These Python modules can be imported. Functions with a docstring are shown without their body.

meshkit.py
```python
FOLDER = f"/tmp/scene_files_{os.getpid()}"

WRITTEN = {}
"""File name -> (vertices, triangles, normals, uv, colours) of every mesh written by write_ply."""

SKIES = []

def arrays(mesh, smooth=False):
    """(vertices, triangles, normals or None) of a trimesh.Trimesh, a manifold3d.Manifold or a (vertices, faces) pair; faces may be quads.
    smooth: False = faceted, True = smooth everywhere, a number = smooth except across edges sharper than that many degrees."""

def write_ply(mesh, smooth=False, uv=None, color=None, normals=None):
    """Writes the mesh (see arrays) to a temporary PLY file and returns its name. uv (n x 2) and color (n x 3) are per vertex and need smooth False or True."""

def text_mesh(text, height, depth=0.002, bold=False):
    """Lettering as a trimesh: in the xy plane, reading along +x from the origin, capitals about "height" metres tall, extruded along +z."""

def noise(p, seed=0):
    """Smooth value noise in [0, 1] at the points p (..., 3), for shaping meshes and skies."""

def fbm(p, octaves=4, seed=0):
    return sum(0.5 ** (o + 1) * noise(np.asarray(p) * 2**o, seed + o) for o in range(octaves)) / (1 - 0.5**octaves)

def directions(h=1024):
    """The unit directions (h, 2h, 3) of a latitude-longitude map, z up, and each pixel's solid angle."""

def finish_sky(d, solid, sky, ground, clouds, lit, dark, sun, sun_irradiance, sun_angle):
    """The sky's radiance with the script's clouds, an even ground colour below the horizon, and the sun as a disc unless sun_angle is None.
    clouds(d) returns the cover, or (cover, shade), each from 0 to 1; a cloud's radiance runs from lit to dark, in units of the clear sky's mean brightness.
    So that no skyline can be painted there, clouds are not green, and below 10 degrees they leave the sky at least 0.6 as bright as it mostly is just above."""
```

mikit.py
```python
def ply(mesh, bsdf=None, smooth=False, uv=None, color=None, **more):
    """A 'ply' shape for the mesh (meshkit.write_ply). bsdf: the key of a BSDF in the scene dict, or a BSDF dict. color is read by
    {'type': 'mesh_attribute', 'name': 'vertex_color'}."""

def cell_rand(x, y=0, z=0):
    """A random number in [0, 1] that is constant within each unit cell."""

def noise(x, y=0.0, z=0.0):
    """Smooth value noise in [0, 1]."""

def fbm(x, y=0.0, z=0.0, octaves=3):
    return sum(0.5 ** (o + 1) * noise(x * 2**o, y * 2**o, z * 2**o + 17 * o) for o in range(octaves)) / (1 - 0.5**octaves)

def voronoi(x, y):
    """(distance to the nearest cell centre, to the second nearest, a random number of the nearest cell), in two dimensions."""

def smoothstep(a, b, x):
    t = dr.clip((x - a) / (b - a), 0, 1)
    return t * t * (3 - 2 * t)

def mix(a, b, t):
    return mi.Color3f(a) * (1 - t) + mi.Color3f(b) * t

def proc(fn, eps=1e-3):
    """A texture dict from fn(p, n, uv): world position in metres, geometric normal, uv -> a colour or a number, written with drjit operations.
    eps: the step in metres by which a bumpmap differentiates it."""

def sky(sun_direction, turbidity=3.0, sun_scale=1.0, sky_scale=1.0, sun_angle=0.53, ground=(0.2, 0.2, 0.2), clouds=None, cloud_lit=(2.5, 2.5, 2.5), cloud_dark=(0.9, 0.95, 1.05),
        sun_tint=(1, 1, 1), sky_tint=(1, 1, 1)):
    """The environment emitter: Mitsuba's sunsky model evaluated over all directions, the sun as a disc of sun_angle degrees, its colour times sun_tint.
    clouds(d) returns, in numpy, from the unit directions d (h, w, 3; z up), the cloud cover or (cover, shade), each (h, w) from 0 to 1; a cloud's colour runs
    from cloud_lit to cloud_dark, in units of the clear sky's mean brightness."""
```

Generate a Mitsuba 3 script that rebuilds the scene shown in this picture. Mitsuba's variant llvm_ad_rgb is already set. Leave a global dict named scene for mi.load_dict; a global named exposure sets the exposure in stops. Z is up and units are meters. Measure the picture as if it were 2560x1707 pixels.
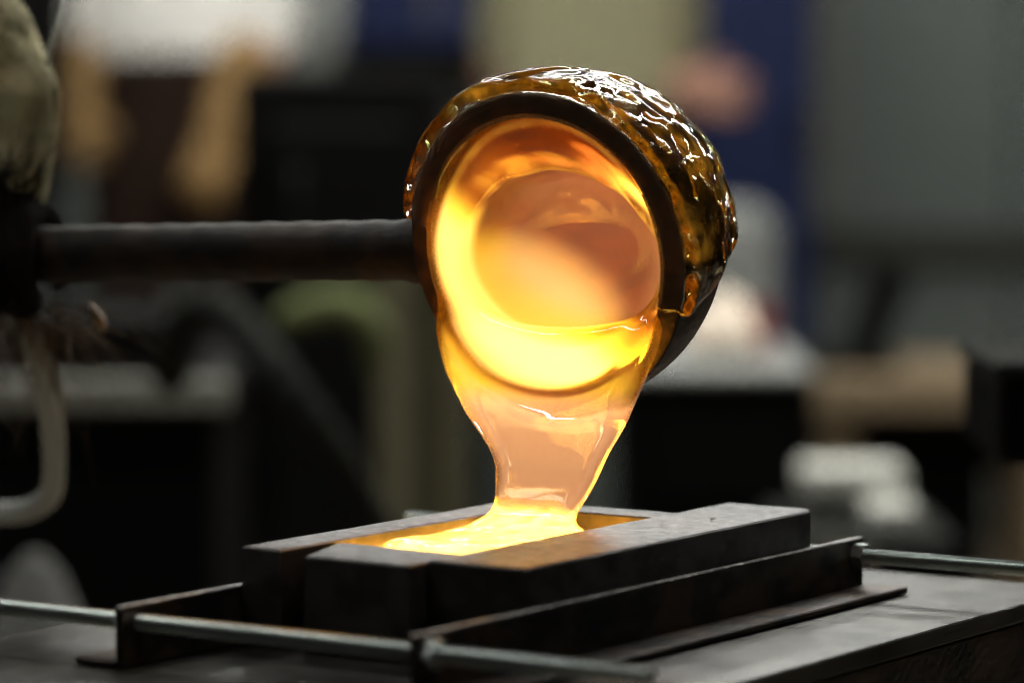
import math, random
import numpy as np, trimesh, manifold3d as m3, shapely.geometry as sg
from scipy import ndimage
import mitsuba as mi, mikit, meshkit
from mikit import proc, noise, fbm, smoothstep, mix

T = mi.ScalarTransform4f
RNG = np.random.default_rng(7)
random.seed(7)
scene, labels = {}, {}
exposure = 0.0

# ------------------------------------------------------------------ camera (long lens, wide open, focused on the pouring glass)
CAM = np.array([0.0, -1.9, 0.282])
PITCH = 0.0705
scene['camera'] = {
    'type': 'thinlens', 'fov': 16.552, 'fov_axis': 'x', 'aperture_radius': 0.018, 'focus_distance': 1.885,
    'near_clip': 0.05, 'far_clip': 60.0,
    'to_world': T().look_at(CAM.tolist(), (CAM + [0, math.cos(PITCH), -math.sin(PITCH)]).tolist(), [0, 0, 1])}

# ------------------------------------------------------------------ lamps: rows of fluorescent battens under the workshop ceiling
FLOOR = -0.85
LAMPS = [(0.9, 2.5, 1), (-0.9, 4.0, 1), (1.65, 3.0, 1), (0.35, 3.4, 1), (0.3, 6.0, 1), (-1.9, 2.4, 1), (0.2, 1.3, 0.8), (-1.3, -0.2, 0.35), (0.8, -0.8, 0.25)]    # x, y, how bright
LAMP_RADIANCE = [49, 49, 46]


def rgb(*c):
    return {'type': 'rgb', 'value': list(c)}


def srgb(r, g, b):
    return [((c / 255 + 0.055) / 1.055) ** 2.4 if c > 10 else c / 255 / 12.92 for c in (r, g, b)]


# ------------------------------------------------------------------ naming
def key_for(name, parent=None):
    base = f'{parent}__{name}' if parent else name
    key, n = base, 0
    while key in scene or key in labels or any(k.startswith(key + '__') for k in scene):
        n += 1
        key = f'{base}_{n:03d}'
    return key


def thing(name, label, category, group=None, kind=None):
    key = key_for(name)
    labels[key] = {'label': label, 'category': category}
    if group:
        labels[key]['group'] = group
    if kind:
        labels[key]['kind'] = kind
    return key


def obj(name, mesh, bsdf, parent=None, smooth=30, label=None, **more):
    key = key_for(name, parent)
    scene[key] = mikit.ply(mesh, bsdf, smooth=smooth, **more)
    if label:
        labels[key] = {'label': label}
    return key


def solo(name, mesh, bsdf, label=None, category=None, group=None, kind=None, smooth=30):
    key = key_for(name)
    scene[key] = mikit.ply(mesh, bsdf, smooth=smooth)
    d = {k: v for k, v in dict(label=label, category=category, group=group, kind=kind).items() if v}
    labels[key] = d
    return key


# ------------------------------------------------------------------ mesh helpers
def to_tri(man):
    m = man.to_mesh()
    return trimesh.Trimesh(m.vert_properties[:, :3], m.tri_verts, process=False)


def box(x0, x1, y0, y1, z0, z1, bevel=0.0):
    """An axis-aligned box with chamfered edges, as a Manifold."""
    if bevel <= 0:
        return m3.Manifold.cube([x1 - x0, y1 - y0, z1 - z0]).translate([x0, y0, z0])
    b, pts = bevel, []
    for sx in (0, 1):
        for sy in (0, 1):
            for sz in (0, 1):
                p = np.array([x1 if sx else x0, y1 if sy else y0, z1 if sz else z0])
                s = np.array([-1 if sx else 1, -1 if sy else 1, -1 if sz else 1]) * b
                for k in range(3):
                    q = p + s
                    q[k] = p[k]
                    pts.append(q)
    return m3.Manifold.hull_points(np.array(pts))


def prism(poly, z0, z1, bevel=0.0008):
    """A convex-or-not polygon extruded upwards; its edges chamfered when convex."""
    ring = sg.Polygon(poly)
    if bevel and ring.convex_hull.area - ring.area < 1e-9:
        inner = ring.buffer(-bevel, join_style=2)
        a, b = np.array(ring.exterior.coords)[:-1], np.array(inner.exterior.coords)[:-1]
        pts = [np.c_[a, np.full(len(a), z)] for z in (z0 + bevel, z1 - bevel)] + [np.c_[b, np.full(len(b), z)] for z in (z0, z1)]
        return m3.Manifold.hull_points(np.vstack(pts))
    return m3.Manifold.extrude(m3.CrossSection([np.array(poly)]), z1 - z0).translate([0, 0, z0])


def ball(p, r, n=20):
    return m3.Manifold.sphere(r, n).translate(list(map(float, p)))


def chain(pts, n=18):
    """Union of hulls of consecutive (x, y, z, r) spheres."""
    out = m3.Manifold()
    for a, b in zip(pts, pts[1:]):
        out = out + m3.Manifold.batch_hull([ball(a[:3], a[3], n), ball(b[:3], b[3], n)])
    return out


def soft(man, edge, rounds=10):
    m = to_tri(man.refine_to_length(edge))
    m.merge_vertices()
    trimesh.smoothing.filter_taubin(m, lamb=0.5, nu=-0.53, iterations=rounds)
    return m


def sweep(points, radii, sides=18, flat=1.0):
    """A closed tube along a polyline, capped; flat squeezes it along its local second axis."""
    p = np.asarray(points, float)
    r = np.broadcast_to(radii, (len(p),)).astype(float)
    t = np.gradient(p, axis=0)
    t /= np.linalg.norm(t, axis=1, keepdims=True)
    ref = np.array([0, 0, 1.0]) if abs(t[0, 2]) < 0.8 else np.array([0, 1.0, 0])
    a = np.cross(t, ref)
    a /= np.linalg.norm(a, axis=1, keepdims=True) + 1e-9
    b = np.cross(t, a)
    ang = np.arange(sides) * 2 * np.pi / sides
    v = p[:, None] + r[:, None, None] * (np.cos(ang)[None, :, None] * a[:, None] + flat * np.sin(ang)[None, :, None] * b[:, None])
    n = len(p)
    i, j = np.meshgrid(np.arange(n - 1), np.arange(sides), indexing='ij')
    q = np.stack([i * sides + j, i * sides + (j + 1) % sides, (i + 1) * sides + (j + 1) % sides, (i + 1) * sides + j], -1).reshape(-1, 4)
    f = np.vstack([q[:, [0, 1, 2]], q[:, [0, 2, 3]]])
    v = v.reshape(-1, 3)
    k = np.arange(sides)
    v = np.vstack([v, p[0], p[-1]])
    f = np.vstack([f, np.c_[k * 0 + n * sides, (k + 1) % sides, k], np.c_[k * 0 + n * sides + 1, (n - 1) * sides + k, (n - 1) * sides + (k + 1) % sides]])
    m = trimesh.Trimesh(v, f, process=False)
    if m.volume < 0:
        m.invert()
    return m


def spline(pts, n=40):
    from scipy.interpolate import make_interp_spline
    p = np.asarray(pts, float)
    s = np.r_[0, np.cumsum(np.linalg.norm(np.diff(p[:, :3], axis=0), axis=1))]
    return make_interp_spline(s, p, k=min(3, len(p) - 1))(np.linspace(0, s[-1], n))


# ------------------------------------------------------------------ materials
def bsdf(name, d):
    scene[name] = d
    return name


def matte(name, c, rough=0.7, metal=0.0, spec=0.3):
    return bsdf(name, {'type': 'twosided', 'b': {'type': 'principled', 'base_color': rgb(*c), 'roughness': rough, 'metallic': metal, 'specular': spec}})


def varied(name, c0, c1, scale, rough=0.6, rough2=None, metal=0.0, bump=None, bump_scale=0.001, octaves=4, spec=0.4):
    def col(p, n, uv):
        return mix(c0, c1, smoothstep(0.3, 0.7, fbm(p.x * scale, p.y * scale, p.z * scale, octaves)))

    def rgh(p, n, uv):
        return rough + ((rough2 if rough2 is not None else rough) - rough) * fbm(p.x * scale * 2 + 5, p.y * scale * 2, p.z * scale * 2, 3)
    b = {'type': 'principled', 'base_color': proc(col), 'roughness': proc(rgh), 'metallic': metal, 'specular': spec}
    if bump:
        b = {'type': 'bumpmap', 'arbitrary': proc(bump, 2e-4), 'scale': bump_scale, 'b': b}
    return bsdf(name, {'type': 'twosided', 'b': b})


EL, ES = np.array([0.556, 0.831]), np.array([0.831, -0.556])      # the mould's long and short directions on the bench
M2W = np.array([[EL[0], ES[0], 0], [EL[1], ES[1], 0], [0, 0, 1]])


def mould(man):
    """From mould coordinates (l, s, z) to the world."""
    m = to_tri(man) if isinstance(man, m3.Manifold) else man.copy()
    m.apply_transform(np.vstack([np.c_[M2W, [0, 0, 0]], [0, 0, 0, 1]]))
    if m.volume < 0:
        m.invert()
    return m


def grain(p, n, uv):
    return fbm(p.x * 900, p.y * 900, p.z * 900, 3)


def mill_lines(p, n, uv):
    return 0.6 * noise(p.x * 25, p.y * 25, p.z * 1500) + 0.4 * fbm(p.x * 700, p.y * 700, p.z * 700, 2)


def pitted(p, n, uv):
    return fbm(p.x * 260, p.y * 260, p.z * 260, 4)


def scratches(p, n, uv):
    a = noise(p.x * 60 + p.y * 900, p.x * 12 - p.y * 40, p.z * 40)
    b = noise(p.x * 700 - p.y * 500, p.x * 20 + p.y * 30, p.z * 40 + 9)
    return 0.5 * smoothstep(0.80, 0.92, a) + 0.4 * smoothstep(0.84, 0.93, b) + 0.25 * fbm(p.x * 500, p.y * 500, p.z * 900, 3) + 0.35 * noise(p.x * 25, p.y * 25, p.z * 1300)


def worn(base0, base1, bright, z0, scale):
    """Steel that is rubbed bright along edges at the height z0 and above."""
    def col(p, n, uv):
        c = mix(base0, base1, smoothstep(0.3, 0.7, fbm(p.x * scale, p.y * scale, p.z * scale, 4)))
        return mix(c, bright, smoothstep(z0 - 0.0006, z0 + 0.0003, p.z + 0.0012 * (fbm(p.x * 220, p.y * 220, 3.0, 3) - 0.5)) * (0.45 + 0.55 * noise(p.x * 90, p.y * 90, 1.0)))
    return proc(col)


def steel(name, colour, r0, r1, metal, bump, bump_scale, scale=60):
    def rgh(p, n, uv):
        return r0 + (r1 - r0) * fbm(p.x * scale * 2 + 5, p.y * scale * 2, p.z * scale * 2, 3)
    return bsdf(name, {'type': 'twosided', 'b': {'type': 'bumpmap', 'arbitrary': proc(bump, 2e-4), 'scale': bump_scale,
                'b': {'type': 'principled', 'base_color': colour, 'roughness': proc(rgh), 'metallic': metal, 'specular': 0.5}}})


steel('mould_steel', worn([0.026, 0.022, 0.021], [0.058, 0.047, 0.044], [0.15, 0.135, 0.13], 0.0512, 60), 0.26, 0.52, 0.35, scratches, 0.00028)
steel('angle_steel', worn([0.022, 0.021, 0.020], [0.075, 0.048, 0.034], [0.50, 0.48, 0.45], 0.0312, 45), 0.34, 0.6, 0.6, pitted, 0.0007, 45)
steel('bench_steel', proc(lambda p, n, uv: mix([0.032, 0.031, 0.028], [0.080, 0.075, 0.067], smoothstep(0.25, 0.75, fbm(p.x * 16, p.y * 16, p.z * 16, 4)))), 0.24, 0.50, 0.75, scratches, 0.00022, 14)
varied('ladle_steel', [0.028, 0.017, 0.012], [0.085, 0.040, 0.022], 55, 0.40, 0.6, 0.15, pitted, 0.0006, spec=0.25)
varied('rod_steel', [0.010, 0.009, 0.008], [0.032, 0.020, 0.013], 50, 0.5, 0.7, 0.35, pitted, 0.0007)
bsdf('zinc', {'type': 'twosided', 'b': {'type': 'principled', 'base_color': rgb(0.74, 0.82, 0.79), 'roughness': 0.33, 'metallic': 0.95}})

# ------------------------------------------------------------------ the place: floor and back wall
FL = m3.Manifold.cube([9, 12, 0.2]).translate([-4.5, -3.0, FLOOR - 0.2])
varied('floor_concrete', [0.14, 0.115, 0.085], [0.20, 0.165, 0.125], 2.0, 0.55, 0.7)
solo('floor', to_tri(FL), 'floor_concrete', kind='structure', label='worn brown concrete workshop floor', category='floor')
matte('wall_paint', [0.120, 0.138, 0.130], 0.6)
matte('wall_strip', [0.165, 0.165, 0.14], 0.6)
matte('rail_dark', [0.035, 0.037, 0.032], 0.6)
WY = 7.1
wall = thing('back_wall', 'grey-green painted workshop wall with a dark rail, at the far right behind everything', 'wall')
for k in range(6):                                                 # wall sheets with a narrow joint between them
    x0 = -4.2 + k * 1.372
    obj('panel', to_tri(box(x0, x0 + 1.36, WY, WY + 0.05, FLOOR, 2.6, 0.006)), 'wall_paint', wall)
obj('rail', to_tri(box(0.55, 4.0, WY - 0.05, WY - 0.002, -0.16, -0.06, 0.01)), 'rail_dark', wall, label='dark horizontal rail across the wall')
obj('cover_strip', to_tri(box(0.71, 0.82, WY - 0.012, WY - 0.002, -0.055, 2.6, 0.003)), 'wall_strip', wall)

# ------------------------------------------------------------------ the workshop behind, far out of focus
for nm, c, r in (('navy_paint', (0.002, 0.008, 0.052), 0.6), ('black_paint', (0.0035, 0.0035, 0.0034), 0.6), ('brown_cloth', (0.022, 0.013, 0.010), 0.9), ('black_cloth', (0.008, 0.007, 0.007), 0.9),
                 ('pale_cloth', (0.80, 0.78, 0.73), 0.9), ('khaki_cloth', (0.30, 0.28, 0.17), 0.9), ('olive_cloth', (0.085, 0.078, 0.045), 0.9), ('skin_tone', (0.44, 0.23, 0.165), 0.6),
                 ('tan_leather', (0.26, 0.155, 0.06), 0.8), ('grey_metal', (0.16, 0.165, 0.155), 0.5), ('bench_pale', (0.20, 0.20, 0.17), 0.6), ('wood', (0.13, 0.095, 0.055), 0.7),
                 ('lime_cloth', (0.10, 0.115, 0.045), 0.9), ('hose_rubber', (0.018, 0.019, 0.017), 0.8), ('brick_pale', (0.42, 0.42, 0.38), 0.85), ('red_paint', (0.22, 0.05, 0.05), 0.5),
                 ('hair_dark', (0.03, 0.02, 0.015), 0.7), ('pale_tube', (0.55, 0.58, 0.55), 0.5), ('sack_cloth', (0.12, 0.12, 0.115), 0.9), ('char', (0.012, 0.010, 0.009), 1.0),
                 ('straw', (0.16, 0.12, 0.08), 0.9), ('cream', (0.62, 0.52, 0.42), 0.8)):
    matte(nm, c, r, spec=0.04 if max(c) < 0.03 else 0.3)


def pb(a, b, depth, bevel=0.004):
    """A box whose front face spans two corner points; it reaches back by depth."""
    return to_tri(box(min(a[0], b[0]), max(a[0], b[0]), a[1], a[1] + depth, min(a[2], b[2]), max(a[2], b[2]), bevel))


def part_box(name, a, b, depth, mat, parent, bevel=0.004, label=None):
    return obj(name, pb(a, b, depth, bevel), mat, parent, label=label)


cab = thing('wall_cupboard', 'navy blue wall cupboard high up, left of the person in khaki', 'cupboard')
a, b = (-0.4675, 6.7000, 0.3890), (-0.0169, 6.7000, 0.9485)
part_box('carcass', a, b, 0.38, 'navy_paint', cab)
for u in (0, 1):
    x0 = a[0] + 0.008 + u * (b[0] - a[0]) / 2
    d = obj('door', to_tri(box(x0, x0 + (b[0] - a[0]) / 2 - 0.014, 6.678, 6.698, a[2] + 0.01, b[2] - 0.01, 0.003)), 'navy_paint', cab)
    obj('handle', to_tri(box(x0 + 0.03, x0 + 0.045, 6.655, 6.677, a[2] + 0.06, a[2] + 0.18, 0.003)), 'grey_metal', d)
cab = thing('tall_cabinet', 'tall navy blue steel cabinet behind the hand of the person in khaki', 'cabinet')
a, b = (0.4264, 6.5000, -0.4323), (0.7174, 6.5000, 0.9330)
obj('carcass', to_tri(box(a[0], b[0], 6.5, 6.95, FLOOR + 0.003, b[2], 0.004)), 'navy_paint', cab)
for z0, z1 in ((FLOOR + 0.06, a[2] + 0.30), (a[2] + 0.312, b[2] - 0.02)):
    d = obj('door', to_tri(box(a[0] + 0.01, b[0] - 0.01, 6.478, 6.498, z0, z1, 0.003)), 'navy_paint', cab)
    obj('handle', to_tri(box(b[0] - 0.05, b[0] - 0.035, 6.455, 6.477, z0 + 0.25, z0 + 0.37, 0.003)), 'black_paint', d)

fur = thing('furnace', 'large black furnace casing standing behind the rod handle', 'furnace')
a, b = (-0.4310, 3.6000, -0.5989), (-0.1126, 3.6000, 0.3146)
obj('casing', to_tri(box(a[0], b[0], 3.6, 4.6, FLOOR + 0.10, b[2], 0.012)), 'black_paint', fur)
obj('door', to_tri(box(a[0] + 0.06, b[0] - 0.05, 3.545, 3.597, FLOOR + 0.35, b[2] - 0.08, 0.008)), 'black_paint', fur)
obj('handle', sweep([[a[0] + 0.10, 3.54, 0.0], [a[0] + 0.10, 3.50, 0.0], [a[0] + 0.10, 3.50, 0.16], [a[0] + 0.10, 3.54, 0.16]], 0.008, 10), 'hose_rubber', fur)
for x in (a[0] + 0.05, b[0] - 0.05):
    for y in (3.66, 4.54):
        obj('leg', to_tri(box(x - 0.03, x + 0.03, y - 0.03, y + 0.03, FLOOR, FLOOR + 0.099)), 'black_paint', fur)
fan = thing('dust_duct', 'dull grey round duct mouth above the furnace', 'duct')
p = (-0.4493, 5.6000, 0.3771)
obj('mouth', sweep([[p[0], 5.5, p[2]], [p[0], 5.52, p[2]], [p[0], 5.9, p[2]]], [0.075, 0.07, 0.07], 28), 'grey_metal', fan)
obj('pipe', sweep([[p[0], 5.905, p[2]], [p[0], 6.2, p[2] + 0.05], [p[0], 6.6, p[2] + 0.3], [p[0], 6.66, p[2] + 0.9]], 0.065, 24), 'grey_metal', fan)

hood = thing('extraction_hood', 'black extraction hood panel at the upper left behind the sleeve', 'hood')
a, b = (-1.2070, 4.9000, 0.1002), (-0.8561, 4.9000, 0.8090)
part_box('panel', a, b, 0.05, 'black_paint', hood)
obj('post', to_tri(box(a[0] + 0.02, a[0] + 0.07, 4.955, 5.0, FLOOR, b[2], 0.003)), 'black_paint', hood)
obj('post', to_tri(box(b[0] - 0.07, b[0] - 0.02, 4.955, 5.0, FLOOR, b[2], 0.003)), 'black_paint', hood)

rb = thing('rear_bench', 'long black bench with a pale grey front rail behind the pale strap, at the left', 'bench')
a, b = (-0.7147, 2.0000, -0.0701), (-0.3150, 2.0000, -0.0361)
part_box('front_rail', a, b, 0.03, 'bench_pale', rb, label='pale grey rail along the front edge of the black bench')
obj('top', to_tri(box(a[0], b[0], 2.032, 2.62, b[2] - 0.03, b[2] - 0.001, 0.003)), 'black_paint', rb)
obj('front_panel', to_tri(box(a[0] + 0.02, b[0] - 0.02, 2.03, 2.05, FLOOR + 0.02, a[2] - 0.002, 0.003)), 'black_paint', rb)
obj('side_panel', to_tri(box(b[0] - 0.045, b[0] - 0.025, 2.052, 2.6, FLOOR + 0.02, a[2] - 0.002, 0.003)), 'black_paint', rb)
obj('side_panel', to_tri(box(a[0] + 0.025, a[0] + 0.045, 2.052, 2.6, FLOOR + 0.02, a[2] - 0.002, 0.003)), 'black_paint', rb)
for x in (a[0] + 0.06, b[0] - 0.06):
    obj('foot', to_tri(box(x - 0.03, x + 0.03, 2.1, 2.5, FLOOR, FLOOR + 0.0195)), 'black_paint', rb)
case = thing('tool_case', 'black tool case on the black bench with the pale rail, at the left', 'case')
top = b[2]
a, b = (-0.5850, 2.2500, -0.0544), (-0.3709, 2.2500, 0.0127)
obj('body', to_tri(box(a[0], b[0], 2.15, 2.4, top + 0.001, b[2] - 0.012, 0.006)), 'black_paint', case)
obj('lid', to_tri(box(a[0], b[0], 2.15, 2.4, b[2] - 0.011, b[2] + 0.01, 0.006)), 'black_paint', case)
obj('handle', sweep([[(a[0] + b[0]) / 2 - 0.05, 2.275, b[2] + 0.008], [(a[0] + b[0]) / 2 - 0.045, 2.275, b[2] + 0.03], [(a[0] + b[0]) / 2 + 0.045, 2.275, b[2] + 0.03], [(a[0] + b[0]) / 2 + 0.05, 2.275, b[2] + 0.008]], 0.006, 10), 'black_paint', case)

hs = [(-0.3682, 1.9000, -0.0222), (-0.3537, 1.8000, 0.0272), (-0.3284, 1.7500, 0.0556), (-0.2971, 1.7000, 0.0587), (-0.2667, 1.6500, 0.0353), (-0.2328, 1.6000, 0.0018), (-0.1982, 1.6000, -0.0484), (-0.1660, 1.6500, -0.1085), (-0.1327, 1.7000, -0.1816), (-0.1075, 1.7500, -0.3026)]
hp = spline(hs, 90)
hp = np.vstack([hp, spline([hp[-1], hp[-1] + [0.02, 0.02, -0.3], hp[-1] + [0.03, 0.02, FLOOR + 0.03 - hp[-1][2]]], 20)[1:]])
k = np.arange(len(hp))
solo('ribbed_hose', sweep(hp, 0.021 + 0.0022 * np.sin(k * 1.9), 18), 'hose_rubber', 'thick dark grey hose arching down in front of the furnace', 'hose')

cu = thing('canvas_curtain', 'olive canvas curtain hanging below the rod, left of the glass', 'curtain')
a, b = (-0.1956, 3.2000, -0.3747), (-0.0638, 3.2000, 0.0384)
xs = np.linspace(a[0], b[0], 60)
cm = []
for dy in (0.0, 0.004):
    yy = 3.2 + 0.03 * np.sin(xs * 38) + 0.012 * np.sin(xs * 91 + 1) + dy
    cm.append(np.c_[xs, yy])
ring = np.vstack([cm[0], cm[1][::-1]])
obj('cloth', m3.Manifold.extrude(m3.CrossSection([ring]), b[2] - a[2] + 0.25).translate([0, 0, a[2] - 0.25]), 'olive_cloth', cu)
obj('rail', sweep([[a[0] - 0.3, 3.2, b[2] + 0.01], [0, 3.2, b[2] + 0.01], [b[0] + 0.02, 3.2, b[2] + 0.01]], 0.012, 12), 'black_paint', cu)
obj('post', sweep([[b[0] + 0.02, 3.22, b[2] + 0.05], [b[0] + 0.02, 3.22, 0], [b[0] + 0.02, 3.22, FLOOR]], 0.014, 12), 'black_paint', cu)

lc = [(-0.3255, 3.0000, -0.0341), (-0.2890, 3.0000, -0.0201), (-0.2343, 3.0000, -0.0128), (-0.1980, 3.0000, -0.0341), (-0.1916, 3.0200, -0.0752), (-0.1961, 3.0400, -0.1135)]
lp = spline([np.array(q) for q in lc], 24)
rr = np.interp(np.linspace(0, 1, 24), [0, 0.15, 0.5, 0.8, 1], [0.014, 0.022, 0.024, 0.018, 0.006])
lm = sweep(lp, rr, 16)
lm.vertices += 0.004 * (meshkit.fbm(lm.vertices * 40, 3, 9)[:, None] - 0.5)
solo('lime_rag', lm, 'lime_cloth', 'rolled lime green rag hanging over the curtain rail below the rod', 'rag')


def figure(t, x, y, J, mats, gloves=None, front=-1):
    """A standing person from joints (local x to the right, y away from the camera, z above the floor). Body, hair and clothes are separate continuous meshes."""
    o = np.array([x, y, FLOOR])
    P = {k: np.array(v, float) for k, v in J.items()}
    c = lambda *ks: chain([(*(P[k] + o), r) for k, r in ks], 16)
    head = P['head'] + o
    face = m3.Manifold.batch_hull([ball(head + [0, 0.005, 0.03], 0.088), ball(head + [0, front * 0.02, -0.07], 0.055), ball(head + [0, front * 0.05, -0.01], 0.06)])
    nose = m3.Manifold.batch_hull([ball(head + [0, front * 0.10, 0.02], 0.009), ball(head + [0, front * 0.122, -0.02], 0.014)])
    ears = ball(head + [-0.088, 0.01, -0.01], 0.02) + ball(head + [0.088, 0.01, -0.01], 0.02)
    eyes = ball(head + [-0.032, front * 0.09, 0.02], 0.014) + ball(head + [0.032, front * 0.09, 0.02], 0.014)
    lips = chain([(*(head + [-0.022, front * 0.092, -0.062]), 0.008), (*(head + [0.022, front * 0.092, -0.062]), 0.008)])
    body = face + nose + ears + eyes + lips + c(('neck', 0.058), ('head', 0.06)) + c(('chest', 0.10), ('neck', 0.06))
    hands = m3.Manifold()
    for s in 'lr':
        body = body + c((s + 'elbow', 0.042), (s + 'wrist', 0.029))
        w, h = P[s + 'wrist'] + o, P[s + 'hand'] + o
        d = (h - w) / np.linalg.norm(h - w)
        side = np.cross(d, [0, 1.0, 0.15])
        side /= np.linalg.norm(side)
        nrm = np.cross(side, d)
        hm = m3.Manifold.batch_hull([ball(w + d * 0.02 + side * 0.02, 0.02, 12), ball(w + d * 0.02 - side * 0.02, 0.02, 12), ball(w + d * 0.09 + side * 0.033, 0.015, 12), ball(w + d * 0.09 - side * 0.033, 0.015, 12)])
        for i, ln in enumerate((0.055, 0.07, 0.075, 0.068)):
            b0 = w + d * 0.09 + side * (-0.036 + 0.024 * i)
            hm = hm + chain([(*b0, 0.0105), (*(b0 + d * ln * 0.55 + nrm * 0.012), 0.0095), (*(b0 + d * ln * 0.75 + nrm * 0.045), 0.0085)], 10)
        hm = hm + chain([(*(w + d * 0.035 + side * 0.03), 0.013), (*(w + d * 0.06 + side * 0.062 + nrm * 0.015), 0.011), (*(w + d * 0.09 + side * 0.066 + nrm * 0.03), 0.0095)], 10)
        hands = hands + hm
        if gloves:
            hands = hands + chain([(*w, 0.042), (*(w - d * 0.16), 0.058)], 14)
    if not gloves:
        body = body + hands
    obj('body', soft(body, 0.015, 6), mats['skin'], t)
    if gloves:
        obj('gloves', soft(hands, 0.012, 4), gloves, t, label='tan leather gauntlet gloves')
    obj('hair', soft(m3.Manifold.batch_hull([ball(head + [0, 0.012, 0.045], 0.098), ball(head + [0, 0.05, 0.0], 0.08)]) - box(head[0] - 0.2, head[0] + 0.2, head[1] + front * 0.03 - 0.3, head[1] + front * 0.03, head[2] - 0.3, head[2] + 0.06), 0.015, 4), 'hair_dark', t)
    torso = m3.Manifold.batch_hull([ball(P['lsho'] + o, 0.075), ball(P['rsho'] + o, 0.075), ball(P['chest'] + o + [-0.11, 0, 0], 0.115), ball(P['chest'] + o + [0.11, 0, 0], 0.115)])
    torso = torso + m3.Manifold.batch_hull([ball(P['chest'] + o + [-0.10, 0, 0], 0.118), ball(P['chest'] + o + [0.10, 0, 0], 0.118), ball(P['hem'] + o + [-0.10, 0, 0], 0.115), ball(P['hem'] + o + [0.10, 0, 0], 0.115)])
    for s in 'lr':
        e = P[s + 'sho'] + (P[s + 'elbow'] - P[s + 'sho']) * mats.get('sleeve', 0.8)
        torso = torso + chain([(*(P[s + 'sho'] + o), 0.07), (*(e + o), 0.058)], 16)
    obj('shirt', soft(torso, 0.02, 8), mats['shirt'], t)
    legs = m3.Manifold.batch_hull([ball(P['hem'] + o + [-0.09, 0, -0.02], 0.108), ball(P['hem'] + o + [0.09, 0, -0.02], 0.108), ball(P['lhip'] + o, 0.105), ball(P['rhip'] + o, 0.105)])
    for s in 'lr':
        legs = legs + c((s + 'hip', 0.10), (s + 'knee', 0.072), (s + 'ankle', 0.06))
        q = P[s + 'ankle'] + o
        obj('shoe', soft(m3.Manifold.batch_hull([ball(q + [0, 0.03, -0.045], 0.038), ball(q + [0, front * 0.13, -0.05], 0.032), ball(q + [0, 0.02, 0.02], 0.04)]), 0.015, 3), 'black_paint', t)
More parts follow.
